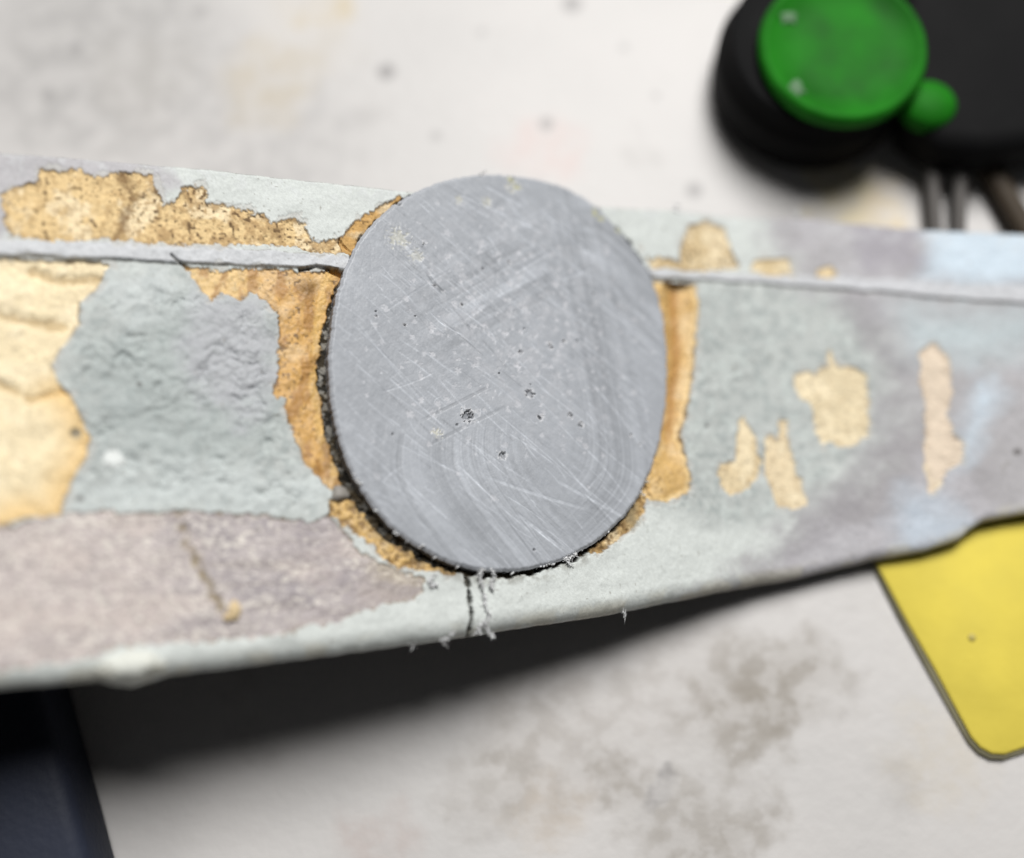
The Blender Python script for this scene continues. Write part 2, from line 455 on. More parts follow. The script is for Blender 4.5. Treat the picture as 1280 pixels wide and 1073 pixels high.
ck = dline([(222, 640), (228, 655), (240, 690), (262, 732), (272, 752), (276, 768)], X, Y) + 1.5 * n_e + 0.4 * (n_f - 0.5)
H -= 0.22 * sstep(0.5, 0.0, ck) * band; C = mix(C, lin(148, 134, 110), sstep(0.8, -0.1, ck) * band * (0.2 + 0.8 * sstep(0.4, 0.6, n_m)))

# bottom rounding and the blob on the lip
R = np.interp(us, [-60, 20, 70], [2.6, 2.4, 1.2])[:, None]
rr = np.clip(1 - dB / R, 0, 1)
H -= R * (1 - np.sqrt(np.clip(1 - rr ** 2 * 0.98, 0, 1)))
rt = np.clip(1 - dT / 0.5, 0, 1); H -= 0.5 * (1 - np.sqrt(np.clip(1 - rt ** 2 * 0.98, 0, 1)))
q = uv([(165, 836)])[0]
dbl = np.hypot((X - q[0]) / 3.6, (Y - q[1]) / 2.0) + 0.5 * n_e
H += 1.5 * sstep(1.1, 0.2, dbl); C = mix(C, lin(214, 216, 208), sstep(1.1, 0.8, dbl) * 0.9); part[(dbl < 0.9) & (part == 2)] = 0
# crack in the lip below the rod
ck = dline([(583, 722), (587, 740), (589, 760), (590, 795)], X, Y) + 0.9 * n_e
H -= 1.0 * sstep(0.3, 0.08, ck); C = mix(C, lin(60, 58, 52), sstep(0.34, 0.12, ck) * 0.9)
C = mix(C, lin(196, 192, 176), sstep(2.2, 0.6, dB) * sstep(0.45, 0.62, fbm(X, Y, 0.35, 181, 4)) * 0.55)

# -- bare filler patches where the paint has chipped away
CREAM = lin(238, 222, 186); TAN = lin(226, 198, 148); OCHRE = lin(204, 160, 92); SAND = lin(222, 204, 168); PEACH = lin(222, 206, 186)
PATCHES = [
    ("left", [(-260, 322), (0, 323), (60, 325), (110, 327), (138, 332), (118, 362), (100, 378), (98, 405), (80, 430), (64, 458), (72, 480), (90, 497),
              (104, 530), (112, 548), (106, 575), (90, 600), (80, 625), (74, 644), (30, 648), (0, 656), (-260, 684)], CREAM, 0.45, 0.25),
    ("top", [(2, 243), (15, 238), (48, 228), (50, 215), (95, 216), (130, 222), (160, 218), (190, 222), (197, 245), (205, 257), (225, 243), (238, 233),
             (255, 235), (260, 256), (290, 259), (325, 270), (338, 283), (370, 275), (385, 290), (395, 301), (425, 303), (436, 312), (440, 318), (400, 314),
             (350, 309), (300, 307), (240, 307), (200, 304), (130, 299), (60, 300), (15, 297), (2, 280)], TAN, 1.0, 1.0),
    ("corner", [(425, 300), (437, 280), (456, 268), (480, 256), (500, 246), (505, 252), (470, 290), (455, 310), (449, 325), (428, 318)], lin(204, 164, 104), 0.7, 0.8),
    ("arm", [(230, 332), (260, 337), (330, 337), (432, 339), (432, 360), (428, 400), (422, 470), (424, 540), (440, 600), (436, 612), (415, 611), (400, 596),
             (380, 581), (370, 556), (362, 530), (355, 500), (342, 492), (350, 470), (347, 440), (350, 410), (345, 395), (335, 376), (320, 367), (310, 368),
             (300, 374), (285, 371), (275, 362), (265, 374), (255, 365), (245, 350)], OCHRE, 0.8, 1.0),
    ("foot", [(412, 624), (430, 612), (445, 620), (470, 650), (505, 680), (545, 695), (585, 712), (560, 720), (530, 714), (500, 709), (480, 696), (468, 680),
              (440, 661), (415, 645)], lin(212, 176, 112), 1.0, 1.0),
    ("corner2", [(735, 684), (762, 660), (782, 636), (800, 600), (812, 608), (804, 645), (786, 668), (760, 686), (740, 693)], lin(208, 176, 122), 1.0, 1.0),
    ("channel", [(816, 352), (868, 356), (873, 380), (870, 430), (866, 480), (858, 520), (852, 545), (858, 570), (864, 600), (858, 618), (835, 627), (812, 626),
                 (800, 610), (815, 540), (820, 470), (815, 400)], lin(208, 172, 110), 0.5, 0.6),
    ("chip", [(800, 310), (812, 328), (822, 322), (848, 330), (852, 300), (862, 285), (880, 279), (905, 286), (912, 315), (926, 338), (890, 340), (850, 338), (815, 336)], lin(208, 187, 148), 0.7, 0.9),
    ("chip2", [(937, 339), (940, 328), (955, 324), (985, 325), (989, 345), (960, 346)], lin(216, 196, 156), 0.6, 0.5),
    ("chip3", [(1018, 346), (1020, 338), (1035, 332), (1044, 342), (1040, 350)], lin(218, 190, 140), 0.5, 0.4),
    ("fleck", [(897, 590), (899, 578), (919, 576), (921, 555), (924, 526), (930, 521), (936, 535), (945, 546), (946, 565), (953, 578), (945, 598), (930, 616), (912, 621), (902, 610)], SAND, 0.6, 0.6),
    ("fleck2", [(957, 545), (972, 548), (974, 522), (985, 524), (986, 545), (992, 570), (995, 590), (1003, 600), (1009, 630), (990, 636), (970, 635), (962, 612), (958, 590)], lin(226, 209, 176), 0.7, 0.5),
    ("fleck3", [(995, 470), (1005, 464), (1020, 465), (1034, 456), (1038, 437), (1046, 455), (1065, 458), (1085, 468), (1087, 510), (1086, 545), (1070, 558), (1050, 558), (1035, 550), (1030, 563), (1022, 540), (1015, 505), (1003, 500), (996, 485)], lin(224, 209, 176), 0.8, 0.5),
    ("fleck4", [(1152, 445), (1160, 432), (1168, 427), (1185, 445), (1192, 480), (1186, 520), (1190, 540), (1205, 555), (1200, 580), (1185, 590), (1175, 610), (1162, 616), (1156, 590), (1154, 520)], PEACH, 0.8, 0.1),
]
pm = fbm(X, Y, 0.55, 201, 5); pf = fbm(X, Y, 2.2, 211, 4); pdots = vnoise(X * 3.1, Y * 3.1, 221)
cyan_q = uv([(150, 270), (300, 290)])
for k, (nm, poly, col, amp, dirt) in enumerate(PATCHES):
    d = sdf(poly, X, Y, 3) + n_e * amp * 1.25 + 0.8 * n_e2 * amp + 0.6 * amp * (n_f - 0.5)
    m = sstep(0.06, -0.06, d)
    pc = np.broadcast_to(col, C.shape) * (0.88 + 0.26 * pm[..., None])
    pc = mix(pc, lin(246, 232, 200), sstep(0.52, 0.68, fbm(X, Y, 0.4, 231 + k, 4)) * (0.2 if nm in ("channel", "arm", "foot") else 0.55))
    pc = mix(pc, lin(162, 130, 86), sstep(0.50, 0.68, pf) * 0.42 * dirt)
    pc = mix(pc, lin(110, 86, 58), sstep(0.45, 0.7, fbm(X, Y, 1.6, 245 + k, 3)) * sstep(1.2, 0.0, -d) * 0.30)
    pc = mix(pc, lin(92, 68, 42), sstep(0.80, 0.90, pdots * 0.8 + pm * 0.35) * 0.8 * dirt)
    if nm == "top":
        z = sstep(uv([(120, 270)])[0, 0], uv([(200, 270)])[0, 0], X)
        pc = mix(pc, lin(176, 146, 104), z * sstep(0.40, 0.62, pf * 0.5 + pm * 0.5) * 0.75)
        pc = mix(pc, lin(84, 64, 44), (0.15 + 0.85 * z) * sstep(0.68, 0.80, pdots * 0.75 + pf * 0.3) * 0.7)
        ck = dline([(155, 222), (165, 245), (158, 270), (150, 290), (142, 302)], X, Y) + 2.2 * n_e + 0.9 * (n_f - 0.5)
        pc = mix(pc, lin(120, 92, 60), sstep(1.1, -0.1, ck) * 0.75)
    if nm == "left":
        for pts, w in (([(0, 395), (35, 403), (80, 408)], 0.9), ([(40, 340), (70, 350), (120, 348)], 0.8), ([(0, 480), (40, 500), (80, 490)], 0.6)):
            ck = dline(pts, X, Y) + 1.2 * n_e
            pc = mix(pc, lin(178, 150, 104), sstep(w, 0.1, ck) * 0.6); H -= m * 0.35 * sstep(w * 1.5, 0, ck)
        pc = mix(pc, lin(226, 186, 116), sstep(4.5, 0.3, -d) * sstep(-0.5, 3, Y + 8) * 0.6)
        qd = uv([(95, 541)])[0]; dd = np.hypot(X - qd[0], Y - qd[1]); pc = mix(pc, lin(150, 140, 120), sstep(0.7, 0.55, dd)); H -= 0.2 * m * sstep(0.7, 0.5, dd)
        H += m * 1.1 * (fbm(X, Y, 0.12, 261, 3) - 0.5)
    if nm == "arm":
        pc = mix(pc, lin(224, 184, 110), sstep(0.9, 0.2, np.abs(dR - 1.6)) * 0.6)
        pc = mix(pc, lin(232, 204, 148), sstep(-1.0, -6.0, X - uv([(350, 350)])[0, 0]) * 0.6)
        pc = mix(pc, lin(156, 110, 56), sstep(0.46, 0.64, fbm(X, Y * 0.5, 0.9, 271, 5)) * 0.65)
        qd = uv([(385, 360)])[0]; pc = mix(pc, lin(128, 100, 62), sstep(1.8, 0.5, np.hypot(X - qd[0], Y - qd[1]) + n_e) * 0.7)
        H += m * (-0.35 * sstep(4.5, 0.5, dR))
    if nm == "channel":
        w = uv([(868, 450)])[0, 0] - uv([(832, 450)])[0, 0]
        cx = np.interp(Y[0 if False else slice(None)].ravel(), uv([(848, 352), (852, 450), (842, 540), (838, 625)])[:, 1], uv([(848, 352), (852, 450), (842, 540), (838, 625)])[:, 0]).reshape(Y.shape)
        g = np.clip(1 - ((X - cx) / (w * 0.55)) ** 2, 0, 1)
        H -= m * 1.0 * g * sstep(uv([(830, 600)])[0, 1], uv([(830, 540)])[0, 1], Y)
        pc = mix(pc, lin(172, 124, 64), sstep(0.9, 0.1, np.abs(X - cx + 0.3) / (w * 0.32) + 0.6 * n_e) * sstep(uv([(830, 580)])[0, 1], uv([(830, 520)])[0, 1], Y) * 0.75)
        pc = mix(pc, lin(240, 214, 160), sstep(0.75, 0.3, -d) * 0.55)
    if nm in ("foot", "corner2"):
        pc = mix(pc, lin(108, 78, 40), sstep(0.46, 0.62, pf) * 0.6)
        H -= m * 0.3 * (pf - 0.3) * 2
    wr = 0.85 * np.clip((fbm(X, Y, 0.6, 401 + k, 4) - 0.45) * 4, 0, 1) * (0.6 if k > 8 else 1.0)
    ringm = sstep(0.05, -0.05, d - wr) * (1 - m) * (part < 3)      # the under-coat that shows round a chip
    C = mix(C, lin(188, 187, 182), ringm * 0.6); H -= 0.07 * ringm
    C = C * (1 - m[..., None]) + pc * m[..., None]
    C = mix(C, lin(112, 88, 56), sstep(0.22, 0.02, np.abs(d + 0.05)) * sstep(0.36, 0.56, n_m) * (0.6 if k < 10 else 0.12))
    H += m * (-0.21 + 0.30 * (pm - 0.5) + 0.16 * (pf - 0.5))
    H += 0.03 * sstep(0.5, 0.1, d) * (1 - m)             # lifted paint edge
    part[m > 0.5] = 10 + k

# -- saw kerf gap round the rod (near side and underneath)
ang = np.degrees(np.arctan2(Y - uv([(622, 468)])[0, 1], X - uv([(622, 468)])[0, 0]))     # 0 = right, 90 = down
wid = np.interp(ang, [-180, -158, -150, -60, -20, 0, 25, 40, 50, 60, 75, 90, 110, 130, 150, 165, 180],
                [1.15, 0.8, 0.1, 0.05, 0.05, 0.12, 0.1, 0.05, 0.35, 0.6, 0.75, 0.7, 1.05, 1.35, 1.25, 1.2, 1.15])
kd = dR - wid + n_e * 1.3
kerf = sstep(0.1, -0.12, kd)
kc = mix(np.broadcast_to(lin(38, 36, 32), C.shape), lin(138, 136, 130), sstep(0.46, 0.60, fbm(X, Y, 2.0, 281, 3)) * np.interp(ang, [-180, -160, 100, 150, 180], [1, 1, 0.2, 0.55, 1]))
C = C * (1 - kerf[..., None]) + kc * kerf[..., None]
H -= kerf * (0.2 + 0.9 * fbm(X, Y, 1.4, 291, 3)) * np.interp(ang, [-180, -160, 100, 150, 180], [0.6, 0.6, 1.6, 1.2, 0.6])
part[kerf > 0.5] = 3
kerf_dark = sstep(1.5, 0.0, kd) * sstep(0.36, 0.60, n_m) * np.interp(ang, [-180, -30, 30, 55, 70, 100, 135, 170, 180], [0.3, 0, 0, 0.5, 0.4, 0.5, 0.5, 0.4, 0.3])  # patchy darkening of the surface towards the kerf
C = mix(C, lin(84, 72, 52), kerf_dark)
q = uv([(790, 640)])[0]
C = mix(C, lin(146, 134, 106), sstep(2.6, 0.8, np.hypot((X - q[0]) * 1.6, (Y - q[1]) * 0.8) + 1.2 * n_e) * 0.7 * (1 - kerf))

C = mix(C, lin(118, 114, 104), sstep(0.90, 0.97, vnoise(X * 4.3, Y * 4.3, 135)) * sstep(0.45, 0.6, n_s) * 0.5 * (part == 0))
C *= (0.91 + 0.18 * grain[..., None])
lift = bend(us)
H += lift[:, None]
P = bar_world(X, Y, H)
NRM = grid_normals(P)
if (NRM[400, 200] @ BN) < 0: NRM = -NRM
F = grid_faces(len(us), NV)
cu = len(us) - 1
cell = part[:-1, :-1].reshape(-1)
cellR = dR[:-1, :-1].reshape(-1)
keep = cellR > -0.45
Vf = P.reshape(-1, 3); Cf = C.reshape(-1, 3); Nf = NRM.reshape(-1, 3)
if np.dot(np.cross(Vf[F[0, 1]] - Vf[F[0, 0]], Vf[F[0, 2]] - Vf[F[0, 0]]), BN) < 0: F = F[:, ::-1]

bar = empty("painted_bar", (0.0, 0.0, 0.06), "long curved bar in flaking pale grey paint with tan filler showing through", "bar")
def sheet_part(name, ids, mat, label=None, **kw):
    m = np.isin(cell, ids) & keep
    if m.sum() < 4: return None
    o = put(name, np_mesh(name, Vf, F[m], Cf, Nf), mat, bar)
    if label: o["label"] = label
    return o
sheet_part("paint_coat", [0], M_PAINT)
cell[(cell == 1) & (X[:-1, :-1].reshape(-1) > uv([(622, 340)])[0, 0])] = 4
sheet_part("ridge", [1], M_PAINT, "thin lilac grey ridge running into the rod from the near end")
sheet_part("ridge", [4], M_PAINT, "thin lilac grey ridge beyond the rod")
sheet_part("primer_band", [2], M_PRIME, "mottled mauve grey band along the lower near edge")
sheet_part("kerf_gap", [3], M_KERF, "black crumbly gap round the rod")
for k, pt in enumerate(PATCHES):
    sheet_part("bare_patch", [10 + k], M_GLUE if pt[0] in ("channel", "arm", "foot") else M_FILL)

# sides and back of the bar
TH = -lift + np.interp(us, [-60, 0, 30, 60, 80], [14.0, 10.0, 4.0, 1.7, 1.5])
M_SIDE = material("bar_core", (0.07, 0.06, 0.05), 0.75, bump=0.5, bscale=1400, vary=0.12, vscale=400)
ring = []
topE = P[:, 0]; botE = P[:, -1]
hT = H[:, 0]; hB = H[:, -1]
def back(u, v, h): return bar_world(u, v, h)
rows = [botE]
for f, dv in ((0.15, 0.0), (0.5, -0.6), (1.0, -2.5)):
    rows.append(back(us, vb + dv + 0.15 * (fbm(us, us * 0 + f * 9, 0.8, 301) - 0.5), hB * (1 - f) - TH * f))
for f, dv in ((1.0, 1.2), (0.5, 0.3), (0.15, 0.0)):
    rows.append(back(us, vt + dv, hT * (1 - f) - TH * f))
rows.append(topE)
G = np.stack(rows, 1)
Fs = grid_faces(len(us), G.shape[1])
Vs = G.reshape(-1, 3)
nrow = G.shape[1]
cap0 = np.array([[0, 1, nrow - 2, nrow - 1], [1, 2, nrow - 3, nrow - 2], [2, 3, nrow - 4, nrow - 3]])
last = (len(us) - 1) * nrow
Fs = np.concatenate([Fs, cap0, cap0[:, ::-1] + last])
sd = put("core", np_mesh("core", Vs, Fs), M_SIDE, bar)
for p in sd.data.polygons: p.use_smooth = False

# ================================================================== round rod with its sawn face
RU_ = uv(ROD)
rc = uv([(622, 468)])[0]
NT, NR = 1100, 190
th = np.linspace(0, 2 * math.pi, NT, endpoint=False)
ra = np.arctan2(RU_[:, 1] - rc[1], RU_[:, 0] - rc[0]) % (2 * math.pi)
rl = np.hypot(RU_[:, 0] - rc[0], RU_[:, 1] - rc[1])
o_ = np.argsort(ra); ra = ra[o_]; rl = rl[o_]
RT = np.interp(th, np.concatenate([ra - 2 * math.pi, ra, ra + 2 * math.pi]), np.tile(rl, 3))
kk = np.hanning(41); kk /= kk.sum()
RT = np.convolve(np.concatenate([RT[-20:], RT, RT[:20]]), kk, 'valid')
edge_n = fbm(np.cos(th) * 30, np.sin(th) * 30, 1.0, 311, 4) - 0.5
RT = RT + 0.26 * edge_n + 0.22 * (fbm(th * 90, th * 0, 1.0, 315, 3) - 0.5)
rho = np.linspace(0.002, 1, NR) ** 0.85
XR = rc[0] + np.outer(np.cos(th) * RT, rho); YR = rc[1] + np.outer(np.sin(th) * RT, rho)
dEdge = RT[:, None] * (1 - rho[None, :])
HR = np.full(XR.shape, 0.55)
GREY = lin(159, 163, 169)
CR = np.empty(XR.shape + (3,)); CR[:] = GREY
rn = np.random.default_rng(12)
CR *= (0.86 + 0.28 * fbm(XR, YR, 0.16, 321, 5))[..., None]
def design(px, py): return uv([(px, py)])[0]
# saw swirls: stripes that follow rounded chevron fronts
def stripes(f, seed, freq):
    return fbm(f * freq, f * 0 + 3.3, 1.0, seed, 4, 0.7) - 0.5
e1 = np.array([math.cos(math.radians(-50)), math.sin(math.radians(-50))])    # upper front pushes up and right
def front(apex, direc, spread, rnd=14.0):
    a = design(*apex); dx = XR - a[0]; dy = YR - a[1]
    s = dx * direc[0] + dy * direc[1]; t = -dx * direc[1] + dy * direc[0]
    return s + spread * np.sqrt(t * t + rnd), t
f1, t1 = front((735, 320), (0.17, -0.98), 0.85)
f1 = f1 + 0.5 * (fbm(XR, YR, 0.3, 333, 3) - 0.5)
st = stripes(f1, 331, 0.95)
reg1 = sstep(13, 6, np.abs(f1 - 6)) * sstep(0.35, 0.6, fbm(XR, YR, 0.22, 335, 3)) * sstep(design(470, 400)[0], design(600, 400)[0], XR) * 1.3
CR *= (1 + 0.6 * st * reg1)[..., None]; HR += 0.04 * st * reg1
f2, t2 = front((535, 590), (-0.95, 0.15), 0.55)
st2 = stripes(f2, 341, 1.3)
reg2 = sstep(13, 4, np.abs(f2)) * sstep(-4, 3, YR - design(620, 545)[1])
CR *= (1 + 0.85 * st2 * reg2)[..., None]; HR += 0.08 * st2 * reg2
f3, t3 = front((775, 600), (0.9, 0.4), 0.6)
st3 = stripes(f3, 351, 1.6); reg3 = sstep(9, 3, np.abs(f3)) * sstep(-6, 2, XR - design(740, 600)[0])
CR *= (1 + 0.6 * st3 * reg3)[..., None]; HR += 0.06 * st3 * reg3
# fine brushed grain running down to the right
ga = math.radians(40)
gx = XR * math.cos(ga) + YR * math.sin(ga); gy = -XR * math.sin(ga) + YR * math.cos(ga)
br = fbm(gx * 0.22, gy * 3.2, 1.0, 361, 4, 0.6) - 0.5
CR *= (1 + 0.20 * br)[..., None]; HR += 0.03 * br

def scratch(p0, p1, w, bright, depth, bend=0.0):
    a = np.array(p0); b = np.array(p1); L = np.linalg.norm(b - a)
    if L < 1e-3: return
    ex = (b - a) / L
    lo = np.minimum(a, b) - 1.0; hi = np.maximum(a, b) + 1.0
    m = (XR > lo[0]) & (XR < hi[0]) & (YR > lo[1]) & (YR < hi[1])
    if not m.any(): return
    dx = XR[m] - a[0]; dy = YR[m] - a[1]
    s = dx * ex[0] + dy * ex[1]; t = -dx * ex[1] + dy * ex[0] - bend * np.sin(np.clip(s / L, 0, 1) * math.pi)
    k = sstep(w, w * 0.35, np.abs(t)) * sstep(0, L * 0.15 + 0.01, s) * sstep(L, L * 0.8, s)
    k = k * (0.45 + 0.9 * vnoise(s * 2.2, t * 0 + a[0], 5))
    HR[m] -= depth * k
    CR[m] = CR[m] * (1 + bright * k[:, None])

for i in range(230):
    r = 24 * math.sqrt(rn.random()); t = rn.random() * 6.283
    p = rc + np.array([r * math.cos(t), r * math.sin(t)])
    a = math.radians(rn.choice([38, 44, 50, 32, 58], p=[.35, .25, .18, .17, .05]) + rn.normal(0, 4))
    L = rn.gamma(2.0, 2.6) + 0.6
    d = np.array([math.cos(a), math.sin(a)]) * L
    scratch(p, p + d, 0.09 + 0.10 * rn.random(), rn.choice([0.26, 0.16, -0.14], p=[.35, .45, .2]), 0.025 * rn.random(), rn.normal(0, 0.15))
for i in range(10):
    r = 22 * math.sqrt(rn.random()); t = rn.random() * 6.283
    p = rc + np.array([r * math.cos(t), r * math.sin(t)])
    a = math.radians(-35 + rn.normal(0, 10)); L = rn.gamma(2.0, 1.8) + 0.5
    scratch(p, p + np.array([math.cos(a), math.sin(a)]) * L, 0.09 + 0.1 * rn.random(), 0.16, 0.015, rn.normal(0, 0.2))
for i in range(150):      # close parallel saw lines over the upper half
    px = rn.uniform(470, 780); py = rn.uniform(225, 400)
    p = design(px, py); a = math.radians(42 + rn.normal(0, 2.5)); L = 0.8 + rn.gamma(2.0, 1.3)
    scratch(p, p + np.array([math.cos(a), math.sin(a)]) * L, 0.08 + 0.07 * rn.random(), rn.choice([0.26, 0.16, -0.16]), 0.03 * rn.random(), rn.normal(0, 0.05))
# the marked scratches seen in the photograph
for x0, y0, x1, y1, w, br_, dp in ((480, 285, 545, 355, .45, .28, .12), (530, 340, 556, 372, .30, -.30, .12), (565, 390, 590, 418, .22, -.25, .08), (600, 425, 635, 465, .16, -.2, .05), (560, 412, 610, 378, .3, .30, .04), (615, 374, 660, 350, .3, .22, .03), (600, 232, 655, 262, .3, .35, .1),
                                   (640, 345, 690, 315, .25, .25, .05), (440, 400, 540, 520, .25, .22, .06), (670, 262, 745, 330, .22, .3, .12), (560, 240, 690, 300, .2, .35, .1),
                                   (600, 595, 740, 640, .3, .3, .05), (640, 640, 705, 690, .35, .35, .08), (480, 470, 560, 540, .18, .35, .05), (690, 600, 800, 660, .3, .32, .05),
                                   (690, 355, 745, 335, .3, .22, .04), (745, 335, 800, 400, .35, .2, .04), (520, 530, 620, 480, .3, -.18, .04), (530, 560, 640, 505, .3, -.15, .04),
                                   (690, 250, 790, 345, .3, .25, .05), (575, 250, 610, 275, .3, .3, .1), (545, 515, 430, 400, .16, .2, .04)):
    scratch(design(x0, y0), design(x1, y1), w, br_ * 0.8, dp * 0.7, rn.normal(0, 0.15))
# pale bubbles and dark pits
def dot(px, py, r, ring_, col, f, depth, rag=0.35):
    q = design(px, py) if px is not None else py
    m = (np.abs(XR - q[0]) < r * 2.5) & (np.abs(YR - q[1]) < r * 2.5)
    d = np.hypot(XR[m] - q[0], YR[m] - q[1]) + rag * r * 2 * (vnoise(XR[m] * 5, YR[m] * 5, 371) - 0.5)
    k = sstep(r, r * 0.6, d); rg = sstep(r * 0.5, 0, np.abs(d - r)) * ring_
    CR[m] = mix(CR[m], lin(206, 207, 210), rg)
    CR[m] = mix(CR[m], col, k * f)
    HR[m] -= depth * k
WH = lin(198, 199, 204)
for i in range(560):
    px = rn.normal(640, 100); py = rn.normal(400, 85)
    if (px - 622) ** 2 / 195 ** 2 + (py - 468) ** 2 / 235 ** 2 > 1: continue
    dot(px, py, 0.14 + 0.36 * rn.random() ** 2, 0.0, WH, 0.25 + 0.40 * rn.random(), 0.015, 0.7)
for i in range(12):
    px = rn.normal(640, 100); py = rn.normal(450, 100)
    if (px - 622) ** 2 / 195 ** 2 + (py - 468) ** 2 / 235 ** 2 > 1: continue
    dot(px, py, 0.10 + 0.12 * rn.random(), 0.3, lin(84, 86, 90), 0.85, 0.2)
for px, py, r in ((583, 521, 1.0), (660, 493, .62), (626, 570, .62), (674, 524, .42), (711, 521, .42), (724, 532, .38), (468, 398, .22), (504, 408, .25), (542, 359, .3), (686, 432, .32),
                  (687, 436, .3), (704, 428, .35), (576, 383, .26), (497, 257, .4), (635, 330, .3), (787, 546, .22), (797, 557, .18), (649, 442, .35)):
    dot(px, py, r * 0.8, 0.8, lin(96, 98, 102), 0.6, 0.5 * r, 0.6)
    q = design(px, py)
    for j in range(int(1 + 6 * r)):
        b = q + rn.normal(0, r * 0.4, 2); dot(None, b, 0.13, 0, lin(196, 197, 200) if j % 2 else lin(62, 62, 64), 0.9, -0.1 if j % 2 else 0.15)
for px, py, r, f in ((497, 300, 1.2, .5), (545, 543, .55, .7), (573, 252, .5, .5), (607, 255, .6, .5), (640, 236, .8, .5), (518, 322, .8, .4)):
    dot(px, py, r, 0.2, lin(196, 194, 176), f, 0.05, 0.9)
for px, py, r in ((742, 268, .5), (748, 276, .4), (770, 290, .35), (636, 228, .5), (645, 236, .5)):
    dot(px, py, r, 0.0, lin(196, 192, 110), 0.55, 0.03, 0.9)
CR = mix(CR, lin(186, 188, 194), sstep(0.5, 0.05, dEdge) * (0.25 + 0.9 * np.clip(edge_n, 0, 1))[:, None])
HR -= 0.35 * sstep(0.5, 0.0, dEdge) ** 2 + 0.05 * (fbm(XR, YR, 1.3, 381, 3) - 0.5) - 0.30 * (fbm(XR, YR, 0.08, 385, 2) - 0.5)
chord = (XR - design(770, 270)[0]) * 0.75 - (YR - design(770, 270)[1]) * 0.66      # the rim is worn off at the upper far side
HR -= 1.2 * sstep(-1.2, 2.0, chord)
CR = mix(CR, lin(182, 184, 189), sstep(0.50, 0.66, fbm(XR, YR, 0.9, 395, 5)) * sstep(22, 8, np.hypot(XR - design(650, 400)[0], YR - design(650, 400)[1])) * 0.32)
CR = np.clip(CR, 0, 0.85)
PR = bar_world(XR, YR, HR)
PRc = np.concatenate([PR, PR[:1]], 0)
NRr = grid_normals(PRc)
if (NRr[300, 100] @ BN) < 0: NRr = -NRr
FR = grid_faces(NT + 1, NR)
if np.dot(np.cross(PRc.reshape(-1, 3)[FR[5000, 1]] - PRc.reshape(-1, 3)[FR[5000, 0]], PRc.reshape(-1, 3)[FR[5000, 2]] - PRc.reshape(-1, 3)[FR[5000, 0]]), BN) < 0: FR = FR[:, ::-1]
CRc = np.concatenate([CR, CR[:1]], 0)
rod = empty("plastic_rod", tuple(bar_world(rc[0], rc[1], -8.0)), "round grey plastic rod sawn off flush, its scratched face in the bar", "rod")
put("cut_face", np_mesh("cut_face", PRc.reshape(-1, 3), FR, CRc.reshape(-1, 3), NRr.reshape(-1, 3)), M_ROD, rod)
# shaft
zz = np.array([0, .03, .08, .16, .3, .5, .75, 1.0])
thc = np.concatenate([th, th[:1]]); RTc = np.concatenate([RT, RT[:1]]); hE = np.concatenate([HR[:, -1], HR[:1, -1]])
shaft = []
for z in zz:
    jit = 0.10 * (fbm(np.cos(thc) * 40, np.sin(thc) * 40 + z * 60, 1.0, 391, 3) - 0.5) * (z > 0)
    rr_ = RTc + jit
    shaft.append(bar_world(rc[0] + np.cos(thc) * rr_, rc[1] + np.sin(thc) * rr_, hE * (1 - z) - 9.0 * z))
S = np.stack(shaft, 1)
put("shaft", np_mesh("shaft", S.reshape(-1, 3), grid_faces(NT + 1, len(zz))[:, ::-1]), material("rod_side_plastic", tuple(lin(140, 142, 148)), 0.55, bump=0.4, bscale=1500, vary=0.1, vscale=900), rod)

# ------------------------------------------------------------------ small solid bits
def tube(bm, pts, rad, seg=6):
    pts = [Vector(p) for p in pts]
    rings = []
    for i, p in enumerate(pts):
        t = (pts[min(i + 1, len(pts) - 1)] - pts[max(i - 1, 0)]).normalized()
        a = t.orthogonal().normalized(); b = t.cross(a)
        r = rad[i] if hasattr(rad, '__len__') else rad
        rings.append([bm.verts.new(p + (a * math.cos(2 * math.pi * k / seg) + b * math.sin(2 * math.pi * k / seg)) * r) for k in range(seg)])
    for r0, r1 in zip(rings[:-1], rings[1:]):
        for k in range(seg):
            bm.faces.new((r0[k], r0[(k + 1) % seg], r1[(k + 1) % seg], r1[k]))
    bm.faces.new(rings[0][::-1]); bm.faces.new(rings[-1])

def finish(bm, name, mat, parent, smooth=True):
    bmesh.ops.recalc_face_normals(bm, faces=bm.faces)
    me = bpy.data.meshes.new(name); bm.to_mesh(me); bm.free()
    for p in me.polygons: p.use_smooth = smooth
    return put(name, me, mat, parent)

